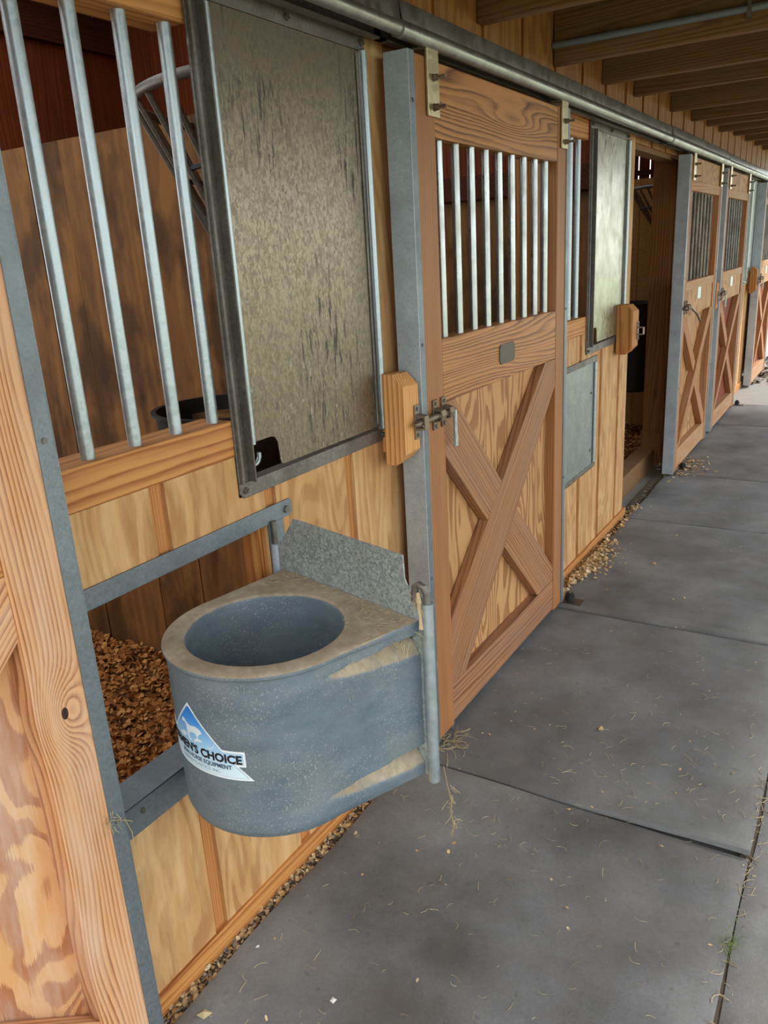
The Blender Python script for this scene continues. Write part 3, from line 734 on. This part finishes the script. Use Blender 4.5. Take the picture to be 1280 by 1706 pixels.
def tub_outline(r, back=0., side=0.):
    cx, cy = .2214, .218
    pts = []
    a0 = math.radians(4)
    def arcpt(a): return (cx+r*math.cos(a), cy+r*math.sin(a))
    A = arcpt(0); B = arcpt(PI)
    right0 = (.447-side, 0.0); left0 = (.0+side, 0.0)
    for k in range(20): pts.append((left0[0]+(right0[0]-left0[0])*k/20, 0., 'b', 0))
    for k in range(22):
        t_ = k/22; pts.append((right0[0]+(A[0]-right0[0])*t_, A[1]*t_, 'r', A[1]*t_))
    for k in range(60):
        q = arcpt(PI*k/60); pts.append((q[0], q[1], 'a', .218+.2*min(k, 60-k)/20.))
    for k in range(22):
        t_ = 1-k/22; pts.append((left0[0]+(B[0]-left0[0])*t_, B[1]*t_, 'l', B[1]*t_))
    return pts
def recess(z, s):
    d = 0.
    for (zt, L, hgt, dep) in ((.833, .235, .052, .034), (.570, .250, .050, .034)):
        q = 1-s/L
        if q <= 0: continue
        zt2 = zt-.012*(1-q); zb = zt2-hgt*q**.55
        if zb < z < zt2:
            f = (z-zb)/(zt2-zb)
            d = max(d, dep*q**.6*min(1, f*1.15)*min(1, (1-f)/.08))
    return d
rings = []; 
levels = [(.497, .190), (.502, .196), (.512, .199)]+[(.515+.0046*k, .2005+.00002*k) for k in range(72)]+[(.8465, .2025), (.849, .2065), (.8535, .2085), (.8575, .2075), (.860, .203)]
for z, r in levels:
    ring = []
    for (x, y, kd, s) in tub_outline(r, side=.0):
        if kd in 'rla' and s < .30:
            d = recess(z, s)
            if d:
                cx, cy = .2214, .15
                v = Vector((cx-x, max(cy-y, 0) if kd != 'a' else cy-y)); v.normalize()
                if kd in 'rl': v = Vector((math.copysign(1, cx-x), 0))
                x += v.x*d; y += v.y*d
        ring.append((x, -y, z))
    rings.append(ring)
N = len(rings[0])
top = rings[-1]; cx, cy = .2214, -.218
def circ(r, z):
    out = []
    for (x, y, _) in top:
        a = math.atan2(y-cy, x-cx); out.append((cx+r*math.cos(a), cy+r*math.sin(a), z))
    return out
# a mid ring keeps the top face even
rings.append([(cx+(x-cx)*.93, cy+(y-cy)*.93, .8605) for (x, y, z) in top])
rings += [circ(.170, .8605), circ(.165, .859), circ(.1625, .856), circ(.161, .850), circ(.159, .80), circ(.155, .70), circ(.150, .60), circ(.146, .585), circ(.13, .578), circ(.07, .576)]
v = [p for R in rings for p in R]; f = []
for i in range(len(rings)-1):
    for k in range(N):
        f.append((i*N+k, i*N+(k+1) % N, (i+1)*N+(k+1) % N, (i+1)*N+k))
v.append((cx, cy, .576)); c0 = len(v)-1; L0 = (len(rings)-1)*N
for k in range(N): f.append((L0+k, L0+(k+1) % N, c0))
f.append(tuple(range(N))[::-1])
tub = MB().add(v, f).build('feed_tub', 'tub', fd, smooth=True)

# sticker wrapped on the front of the tub: everything given as (angle in world degrees, z)
RS = .2014
def wrap(a, z, lift): # a in world degrees about the tub centre
    al = math.radians(a)-ang; r = RS+.0006+lift
    return (cx+r*math.cos(al), cy+r*math.sin(al), z)
def clip_poly(poly, z0, z1):
    return poly
def patch(mb, rows, lift):
    """rows = list of (z, a_left, a_right) from top to bottom, filled as strips"""
    n = 26
    for i in range(len(rows)-1):
        (za, la, ra), (zb, lb, rb) = rows[i], rows[i+1]
        v = [wrap(la+(ra-la)*k/n, za, lift) for k in range(n+1)]+[wrap(lb+(rb-lb)*k/n, zb, lift) for k in range(n+1)]
        mb.add(v, [(k, k+1, n+1+k+1, n+1+k) for k in range(n)])
AC = -101.6; ZA = .781; ZB = .6355; HW = 38.7
def tri_half(z): return HW*(ZA-z)/(ZA-ZB)
def sticker_rows(ins):
    za = ZA-ins*1.9; zb = ZB+ins; rows = []
    k = HW/(ZA-ZB); hb = .6985-ins; lb = .6655+ins; bh = 35.-ins/.00358
    off = ins*1.15/.00358
    def w(z): return max(0.05, (ZA-z)*k-off)
    zs = [za, .755, .735, .715]
    for z in zs: rows.append((z, AC-w(z), AC+w(z)))
    rows.append((hb+.0001, AC-w(hb), AC+w(hb)))
    rows.append((hb, AC-bh, AC+bh)); rows.append((lb, AC-bh, AC+bh))
    rows.append((lb-.0001, AC-w(lb), AC+w(lb))); rows.append((zb, AC-w(zb), AC+w(zb)))
    return rows
mb = MB(); patch(mb, sticker_rows(0), 0); st = mb.build('sticker', 'white', tub); st['label'] = 'white triangular sticker with a band of lettering'
mb = MB(); patch(mb, sticker_rows(.0045), .0002); mb.build('sticker_outline', 'inkgrey', tub)
mb = MB(); patch(mb, sticker_rows(.0053), .0004); mb.build('sticker_field', 'stickblue', tub)
# horse and clouds emblem, drawn in metres around (apex axis)
def emblem(polys, mat, name, lift):
    bm = bmesh.new()
    for poly in polys: bm.faces.new([bm.verts.new((p[0], p[1]*100, 0)) for p in poly])
    bmesh.ops.triangulate(bm, faces=bm.faces[:])
    for k in range(-125, -70, 1):
        bmesh.ops.bisect_plane(bm, geom=bm.verts[:]+bm.edges[:]+bm.faces[:], plane_co=(k+.3, 0, 0), plane_no=(1, 0, 0))
    bm.verts.index_update()
    mb = MB().add([wrap(p.co.x, p.co.y/100, lift) for p in bm.verts], [tuple(q.index for q in f_.verts) for f_ in bm.faces]); bm.free()
    return mb.build(name, mat, tub)
horse = [(-108.6, 0.7411), (-106.4, 0.7389), (-105.7, 0.7352), (-103.4, 0.7312), (-101.4, 0.7302), (-97.4, 0.7337), (-94.7, 0.7314), (-93.2, 0.7285), (-92.2, 0.7231), (-92.6, 0.7208), (-93.6, 0.7206), (-94.7, 0.7175), (-95.7, 0.7134), (-95.9, 0.7076), (-96.8, 0.7064), (-96.8, 0.712), (-98.3, 0.7175), (-100.7, 0.7162), (-103.1, 0.7137), (-103.5, 0.7073), (-103.2, 0.7022), (-101.4, 0.6982), (-102.4, 0.6958), (-104.8, 0.6978), (-105.2, 0.7048), (-105.3, 0.7122), (-105.6, 0.7213), (-106.2, 0.7288), (-107.4, 0.7317), (-109.8, 0.7293), (-110.2, 0.7319)]
clouds = [[(-114.9, 0.698), (-111.0, 0.7068), (-107.7, 0.7095), (-106.1, 0.7053), (-109.8, 0.6965)], [(-100.2, 0.699), (-98.3, 0.7054), (-96.0, 0.708), (-93.3, 0.7069), (-92.8, 0.7044), (-94.6, 0.7022), (-97.1, 0.7001), (-98.8, 0.6968)], [(-90.2, 0.6992), (-88.9, 0.696), (-87.0, 0.6967), (-84.7, 0.7046), (-84.7, 0.7015), (-86.8, 0.6954), (-88.9, 0.6944)]]
emblem([horse], 'white', 'sticker_horse', .0007)
for c_ in clouds: emblem([c_], 'white', 'sticker_cloud', .0006)
def lettering(body, size, a_right, z_base, mat, name, width, bold=0., slant=0.):
    cu = bpy.data.curves.new('lettering', 'FONT'); cu.body = body; cu.size = size; cu.offset = bold; cu.resolution_u = 3; cu.shear = slant
    to = bpy.data.objects.new('lettering', cu); COL.objects.link(to)
    dg = bpy.context.evaluated_depsgraph_get(); me0 = bpy.data.meshes.new_from_object(to.evaluated_get(dg))
    w = max(p.co.x for p in me0.vertices); xs = width/w
    bm = bmesh.new(); bm.from_mesh(me0)
    for k in range(1, 60):      # slices so that letters bend round the tub
        x = w*k/60
        bmesh.ops.bisect_plane(bm, geom=bm.verts[:]+bm.edges[:]+bm.faces[:], plane_co=(x, 0, 0), plane_no=(1, 0, 0))
    vs = [wrap(a_right-math.degrees((w-p.co.x)*xs/RS), z_base+p.co.y, .0009) for p in bm.verts]
    bm.verts.index_update(); fs = [tuple(q.index for q in f_.verts) for f_ in bm.faces]; bm.free()
    bpy.data.objects.remove(to); bpy.data.curves.remove(cu); bpy.data.meshes.remove(me0)
    mb = MB().add(vs, fs); return mb.build(name, mat, tub)
lettering("HORSEMEN'S CHOICE", .0250, -68.5, .6725, 'ink', 'sticker_lettering', .248, .0011)
lettering("SON HORSE EQUIPMENT", .0130, -74.9, .6580, 'inkmid', 'sticker_lettering', .137, .0003)
lettering("NEERED PLASTICS, INC", .0100, -82.5, .6465, 'inkgrey', 'sticker_lettering', .112)

# ------------------------------------------------------------------ stop blocks with keepers
def block(y, label, far=False, w=.088, xb=.03):
    t = thing('door_stop_block', (0, y, .99), label, 'wooden block', 'door stop blocks with latch keepers')
    H = .262; X = .098; c = .034; m = 'block' if not far else 'board_z'
    P = lambda e: [(xb, e), (X-c, e), (X, c+e), (X, H-c-e), (X-c, H-e), (xb, H-e)]
    MB().prism(P(0), 'y', 0, w*.45).build('timber', m if far else 'block', t, bevel=.002)
    MB().prism(P(.003), 'y', w*.455, w).build('timber', m, t, bevel=.002)
    MB().box(0.001, xb, .03, w, .03, H-.04).build('spacer', m, t)
    k = MB(); zc = .117; e = w-.006
    k.box(X, X+.005, e-.028, e, zc-.05, zc+.05)
    k.prism([(X+.004, zc-.024), (X+.036, zc-.02), (X+.036, zc+.02), (X+.004, zc+.024), (X+.004, zc+.017), (X+.030, zc+.014), (X+.030, zc-.014), (X+.004, zc-.017)], 'y', e-.026, e-.002)
    kp = k.build('keeper', 'rusty', t, bevel=.001)
    for q_ in (.038, -.038): MB().tube([(X+.004, e-.014, zc+q_), (X+.009, e-.014, zc+q_)], .0055, 10).build('screw', 'galv_dark', kp)
block(1.898, 'orange pine stop block holding the latch bolt of the big closed door')
block(4.36, 'pine stop block at the edge of the open doorway', True, .12, .012)
block(6.90, 'narrow stop block glimpsed between the two far slatted doors', True, .1, .01)
block(9.30, 'dark brown stop block beside the pale whitish hatch', True)

# ------------------------------------------------------------------ inside the stalls: bedding, hay racks, tub
def flakes(n, area, zf, size, mat, name, label, cat, tilt=.9, seed=1, curl=.5, parent=None):
    rnd = random.Random(seed); mb = MB()
    for i in range(n):
        x, y = area(rnd); z = zf(x, y)+rnd.uniform(.0, .012)
        s = size*rnd.uniform(.5, 1.4); w = s*rnd.uniform(.45, .9)
        R = Matrix.Rotation(rnd.uniform(0, 2*PI), 3, 'Z') @ Matrix.Rotation(rnd.gauss(0, tilt*.5), 3, 'X') @ Matrix.Rotation(rnd.gauss(0, tilt*.5), 3, 'Y')
        c = curl*s*rnd.uniform(-1, 1)
        P = [(-s, -w*.8, c), (0, -w, 0), (s, -w*.5, c), (s*.9, w*.7, c*.8), (0, w, 0), (-s*.9, w*.5, c*.9)]
        V = [R @ Vector(p)+Vector((x, y, z)) for p in P]
        lo = min(q.z for q in V); dz = max(0, zf(x, y)-.002-lo)*.7
        V = [q+Vector((0, 0, dz)) for q in V]
        mb.add(V, [(0, 1, 4, 5), (1, 2, 3, 4)])
    o = mb.build(name, mat)
    return tag(o, label, cat, kind='stuff')
bz = lambda x, y: .06+.05*mn.noise(Vector((x*1.7, y*1.7, 3)))+.03*mn.noise(Vector((x*6, y*6, 8)))+(.0 if x > -.9 else 0)
tag(rough_grid(-3.6, -.08, -.9, 1.99, 90, 80, bz).build('bedding_base', 'bedding', smooth=True), 'brown bedding ground in the nearest stall', 'bedding', kind='stuff')
flakes(15000, lambda r: (r.uniform(-1.9, -.12) if r.random() < .95 else r.uniform(-3, -1.9), r.uniform(.75, 1.985)), bz, .011, 'shaving', 'wood_shavings', 'deep brown wood shavings bedding inside the nearest stall', 'bedding', 1.0)
bz2 = lambda x, y: -.02+.04*mn.noise(Vector((x*2, y*2, 5)))+max(0, min(.12, (-x-.25)*.2))
tag(rough_grid(-3.6, -.20, 4.59, 7.04, 60, 60, bz2).build('bedding_base', 'bedding', smooth=True), 'dark bedding ground inside the open doorway', 'bedding', kind='stuff')
flakes(2500, lambda r: (r.uniform(-1.2, -.23), r.uniform(4.8, 7.0)), bz2, .013, 'shaving', 'wood_shavings', 'wood shavings in the shade inside the open doorway', 'bedding', 1.0, 5)
tag(rough_grid(-3.6, -.12, 2.04, 4.54, 20, 20, bz).build('bedding_base', 'bedding', smooth=True), 'bedding ground behind the big closed door', 'bedding', kind='stuff')

def hay_rack(cx_, cy_, R0, z0, R1, z1, label, nb=9):
    t = thing('hay_rack', (cx_, cy_, z1), label, 'hay rack', 'corner hay racks in the stalls')
    arc = lambda R, z, n=18: [(-R*math.cos(PI/2*k/n), -R*math.sin(PI/2*k/n), z) for k in range(n+1)]
    MB().tube(arc(R0, z0-z1), .013, 12).build('rim', 'galv_dark', t, smooth=True)
    MB().tube(arc(R0*.83, (z0-z1)*.76), .007, 8).build('hoop', 'black', t, smooth=True)
    MB().tube(arc(R1, 0), .010, 10).build('bottom_ring', 'galv_dark', t, smooth=True)
    for k in range(nb):
        a = PI/2*(k+.12)/(nb-.75)
        MB().tube([(-R0*math.cos(a), -R0*math.sin(a), z0-z1), (-R1*math.cos(a), -R1*math.sin(a), 0)], .008, 10).build('bar', 'galv_dark', t, smooth=True)
hay_rack(-.125, 1.985, .525, 1.975, .17, 1.25, 'dark corner hay rack seen between the bars of the nearest grille')
hay_rack(-.125, 7.035, .50, 1.96, .10, 1.35, 'hay rack glimpsed through the open doorway')

def round_tub(x, y, z, r, h, label):
    t = thing('feed_tub', (x, y, z-h), label, 'tub', 'dark feed tubs inside the stalls')
    n = 40; prof = [(0, .0), (r*.86, 0), (r*.9, .01), (r*.985, h-.012), (r*1.04, h-.008), (r*1.04, h), (r*.97, h), (r*.94, h-.02), (r*.84, .02), (0, .02)]
    v = []; f = []
    for (a, b) in prof[1:-1]:
        for k in range(n): v.append((a*math.cos(2*PI*k/n), a*math.sin(2*PI*k/n), b))
    m = len(prof)-2
    for i in range(m-1):
        for k in range(n): f.append((i*n+k, i*n+(k+1) % n, (i+1)*n+(k+1) % n, (i+1)*n+k))
    f.append(tuple(range(n))[::-1]); f.append(tuple(range((m-1)*n, m*n)))
    MB().add(v, f).build('body', 'black', t, smooth=True)
    MB().box(-.0-r*1.0, .30, r*.2, .215, h-.07, h-.045).build('shelf', 'kick', t)
round_tub(-.43, 1.76, 1.17, .215, .24, 'black round feed tub in the stall corner behind the bars')
round_tub(-.5, 6.72, 1.10, .22, .7, 'dark feed tub in the shade inside the open doorway')

# ------------------------------------------------------------------ litter
def straws(n, area, zf, L, r, label, seed, name='straw_litter', mat='straw', lift=.004, cat='straw'):
    rnd = random.Random(seed); mb = MB()
    for i in range(n):
        x, y = area(rnd); z = zf(x, y)+lift*rnd.uniform(.3, 1.2); a = rnd.uniform(0, 2*PI); l = L*rnd.uniform(.4, 1.5); c = rnd.uniform(-1, 1)*1.4
        pts = []; p = Vector((x, y, z)); 
        for k in range(5):
            pts.append(p.copy()); aa = a+c*(k-2)*.4; q = Vector((math.cos(aa), math.sin(aa), 0))*l/4; p = p+q; p.z = z+rnd.uniform(-.0005, .0015)
        mb.tube(pts, r*rnd.uniform(.6, 1.2), 4)
    return tag(mb.build(name, mat), label, cat, kind='stuff')
fz = lambda x, y: T+.001
straws(300, lambda r: (r.uniform(.08, 1.04), r.uniform(.75, 3.1)), fz, .022, .0006, 'fine broken straw scattered over the near rubber mats', 11)
straws(90, lambda r: (min(1.3, max(.06, r.gauss(.75, .2))), r.gauss(2.15, .25)), fz, .03, .0008, 'loose straw gathered on the mat before the big door', 12)
straws(120, lambda r: (1.078+r.gauss(0, .012), r.uniform(1.1, 2.9)), lambda x, y: T-.004, .03, .0009, 'straw caught in the crack between mats at the right', 13)
straws(60, lambda r: (r.gauss(.13, .02), r.gauss(2.03, .04)), fz, .05, .0009, 'wisps of straw at the near foot of the big door', 14)
flakes(190, lambda r: (r.uniform(.06, 1.3), r.uniform(.8, 6.0)), fz, .0045, 'chip', 'wood_chips', 'pale chips sprinkled over the mats', 'wood chips', .6, 15)
flakes(1500, lambda r: (abs(r.gauss(.035, .022)), r.uniform(3.2, 4.1) if r.random() < .75 else r.uniform(3.2, 4.9)), lambda x, y: -.03 if x < .05 else T, .010, 'chip', 'wood_chips', 'drift of pale wood shavings along the wall beyond the big door', 'wood chips', .8, 16)
flakes(420, lambda r: (.05+abs(r.gauss(0, .055)), r.gauss(3.85, .13)), lambda x, y: T, .009, 'chip', 'wood_chips', 'spill of pale shavings on the mat below the speckled feed panel', 'wood chips', .7, 17)
flakes(160, lambda r: (r.gauss(.13, .07), r.gauss(5.85, .15)), lambda x, y: T, .012, 'chip', 'wood_chips', 'chips at the foot of the half-open door', 'wood chips', .7, 18)
flakes(500, lambda r: (r.uniform(.0, .5), r.uniform(9.6, 13.5)), lambda x, y: -.018, .028, 'leaf', 'dead_leaves', 'dark dead leaves on the pale concrete at the far end', 'leaves', .8, 19)
def pebbles(n, area, zf, s, seed):
    rnd = random.Random(seed); mb = MB()
    for i in range(n):
        x, y = area(rnd); r = s*rnd.uniform(.4, 1.3); c = Vector((x, y, zf(x, y)+r*.2))
        R = Matrix.Rotation(rnd.uniform(0, 6), 3, 'Z')
        V = [c+R @ Vector((r*a*rnd.uniform(.6, 1.2), r*b*rnd.uniform(.5, 1), r*d*.6*rnd.uniform(.6, 1))) for a, b, d in ((1, 0, 0), (-1, 0, 0), (0, 1, 0), (0, -1, 0), (0, 0, 1), (0, 0, -1))]
        mb.add(V, [(0, 2, 4), (2, 1, 4), (1, 3, 4), (3, 0, 4), (2, 0, 5), (1, 2, 5), (3, 1, 5), (0, 3, 5)])
    return mb
tag(pebbles(3200, lambda r: (r.uniform(.0, .055), r.uniform(.8, 3.2) if r.random() < .8 else r.uniform(3.2, 8)), gz, .006, 21).build('gravel', 'stone'), 'small mixed gravel and bark in the gap under the stall front', 'gravel', kind='stuff')
flakes(500, lambda r: (r.uniform(.005, .05), r.uniform(.85, 2.0)), gz, .007, 'chip', 'wood_chips', 'chips among the gravel below the feeder', 'wood chips', .9, 22)
# dust clumps and straw lying on the feeder rim
al = lambda u, w: (HX+.966*u-.26*w, HY-.26*u-.966*w)
def onrim(r):
    while True:
        u, w = r.uniform(.02, .43), r.uniform(.005, .12)
        if (u-.2214)**2+(w-.218)**2 > .17**2 and r.random() < (1.2-w*8): return al(u, w)
straws(150, onrim, lambda x, y: .862, .013, .0005, 'straw bits and dust lying on the feeder rim', 23, lift=.002)
mb = MB(); rnd = random.Random(4)
def hang(x, y, z, n, L, sp):
    for i in range(n):
        p = Vector((x+rnd.gauss(0, sp), y+rnd.gauss(0, sp), z+rnd.gauss(0, sp))); pts = [p.copy()]
        d = Vector((rnd.gauss(0, .5), rnd.gauss(0, .5), -rnd.uniform(.2, 1))).normalized()
        for k in range(4):
            d = (d+Vector((rnd.gauss(0, .3), rnd.gauss(0, .3), rnd.gauss(0, .3)))).normalized(); p = p+d*L*rnd.uniform(.6, 1)/4; pts.append(p.copy())
        mb.tube(pts, .0006, 4)
fx, fy = al(.475, -.002)
for k in range(10): hang(fx+.028+.004*math.sin(k), fy+.012, .50-.012*k-.02, 2, .03, .003)
pts = [(fx+.018, fy+.004, .53), (fx+.022, fy+.01, .48), (fx+.030, fy+.012, .44), (fx+.027, fy+.012, .41), (fx+.034, fy+.012, .375), (fx+.030, fy+.012, .35)]
mb.tube(pts, [.001, .0012, .002, .0016, .0016, .0008], 5)
tag(mb.build('twine_strand', 'straw'), 'frayed strand of twine hanging from the feeder latch tube', 'twine')
mb = MB()
for k in range(9): hang(.104, .748+.006*math.sin(k*2), .60+.004*k, 2, .035, .008)
mb.tube([(.106, .775, .60), (.108, .785, .56), (.105, .787, .52), (.107, .79, .46), (.106, .792, .42)], .0009, 4)
tag(mb.build('hay_wisp', 'straw'), 'wisp of hay snagged on the edge of the brightly lit near door', 'hay')
mb = MB(); u0, w0 = al(.452, .01); 
for k in range(26): hang(*al(.438+.012*math.sin(k), .02+.002*k), .83, 1, .035, .008)
tag(mb.build('hay_wisp', 'straw'), 'clump of hay stuck under the feeder rim at its right corner', 'hay')
mb = MB(); hang(*al(.449, -.003), .915, 12, .045, .006)
mb.tube([(*al(.452, .003), .925), (*al(.458, .006), .90), (*al(.462, .006), .875), (*al(.463, .006), .85)], [.004, .006, .005, .008], 6)
tag(mb.build('rag_strip', 'chip'), 'pale tan rag knotted round the feeder latch hook', 'rag')

def nugget(x, y, s, mat, name, label, cat, seed, flat=.5):
    mb = pebbles(1, lambda r: (x, y), lambda a, b: T+s*.35, s, seed); o = mb.build(name, mat, at=(x, y, T))
    return tag(o, label, cat)
nugget(.336, 1.047, .027, 'pale_stone', 'white_stone', 'largest white stone on the mat, low in the photo', 'stone', 31)
nugget(.088, 1.085, .014, 'pale_stone', 'white_stone', 'small white stone close to the gravel strip', 'stone', 32)
nugget(.102, .885, .018, 'straw', 'wood_chip', 'pale yellow chip at the very bottom of the photo', 'wood chip', 33)
nugget(.59, 1.903, .009, 'chip', 'wood_chip', 'pale chip just in front of the mat joint', 'wood chip', 34)
nugget(.552, 2.345, .014, 'chip', 'wood_chip', 'tan curl of wood on the mat before the big door', 'wood chip', 35)
nugget(.368, 3.90, .022, 'chip', 'wood_chip', 'tan chip alone on the mat beyond the big door', 'wood chip', 36)
mb = MB(); rnd = random.Random(9)
for k in range(40):
    x, y = 1.075+rnd.gauss(0, .008), 1.62+rnd.gauss(0, .03); mb.tube([(x, y, T-.01), (x+rnd.gauss(0, .006), y+rnd.gauss(0, .006), T+.008), (x+rnd.gauss(0, .014), y+rnd.gauss(0, .014), T+.014)], [.0008, .0006, .0002], 4)
tag(mb.build('grass_tuft', 'grass'), 'small tuft of green grass in the crack between mats', 'grass')

# ------------------------------------------------------------------ light
w = bpy.data.worlds.new('sky'); S.world = w; w.use_nodes = True
nt = w.node_tree; bg = nt.nodes['Background']
sky = nt.nodes.new('ShaderNodeTexSky'); sky.sky_type = 'HOSEK_WILKIE'; sky.turbidity = 6.; sky.ground_albedo = .35
sky.sun_direction = Vector((.5, .5, .7)).normalized()
mx = nt.nodes.new('ShaderNodeMix'); mx.data_type = 'RGBA'; mx.inputs[0].default_value = .75
nt.links.new(sky.outputs[0], mx.inputs[6]); mx.inputs[7].default_value = (.93, .97, 1., 1)
nt.links.new(mx.outputs[2], bg.inputs[0]); bg.inputs[1].default_value = 3.2
sun = bpy.data.lights.new('sun', 'SUN'); sun.energy = 4.5; sun.angle = math.radians(6); sun.color = (1, .95, .88)
so = bpy.data.objects.new('sun', sun); COL.objects.link(so)
so.rotation_euler = Vector((-.45, -.75, -.62)).to_track_quat('-Z', 'Y').to_euler()

# ------------------------------------------------------------------ camera
R = ((0.85589792, 0.51412125, -0.05583993), (0.11245437, -0.29042244, -0.95026776), (-0.50477002, 0.80705275, -0.30638714))
f_px = 1318.5
cam = bpy.data.cameras.new('camera'); co = bpy.data.objects.new('camera', cam); COL.objects.link(co)
cam.sensor_fit = 'VERTICAL'; cam.sensor_height = 36.; cam.lens = f_px/1706*36.; cam.clip_start = .01
X, Y, Z = Vector(R[0]), -Vector(R[1]), -Vector(R[2])
mt = Matrix((X, Y, Z)).transposed().to_4x4(); mt.translation = Vector((1.2, 0, 1.565)); co.matrix_world = mt
S.camera = co
S.view_settings.view_transform = 'Standard'; S.view_settings.look = 'None'; S.view_settings.gamma = 1.; S.view_settings.use_curve_mapping = False
S.view_settings.exposure = .12
S.cycles.max_bounces = 8; S.cycles.diffuse_bounces = 6
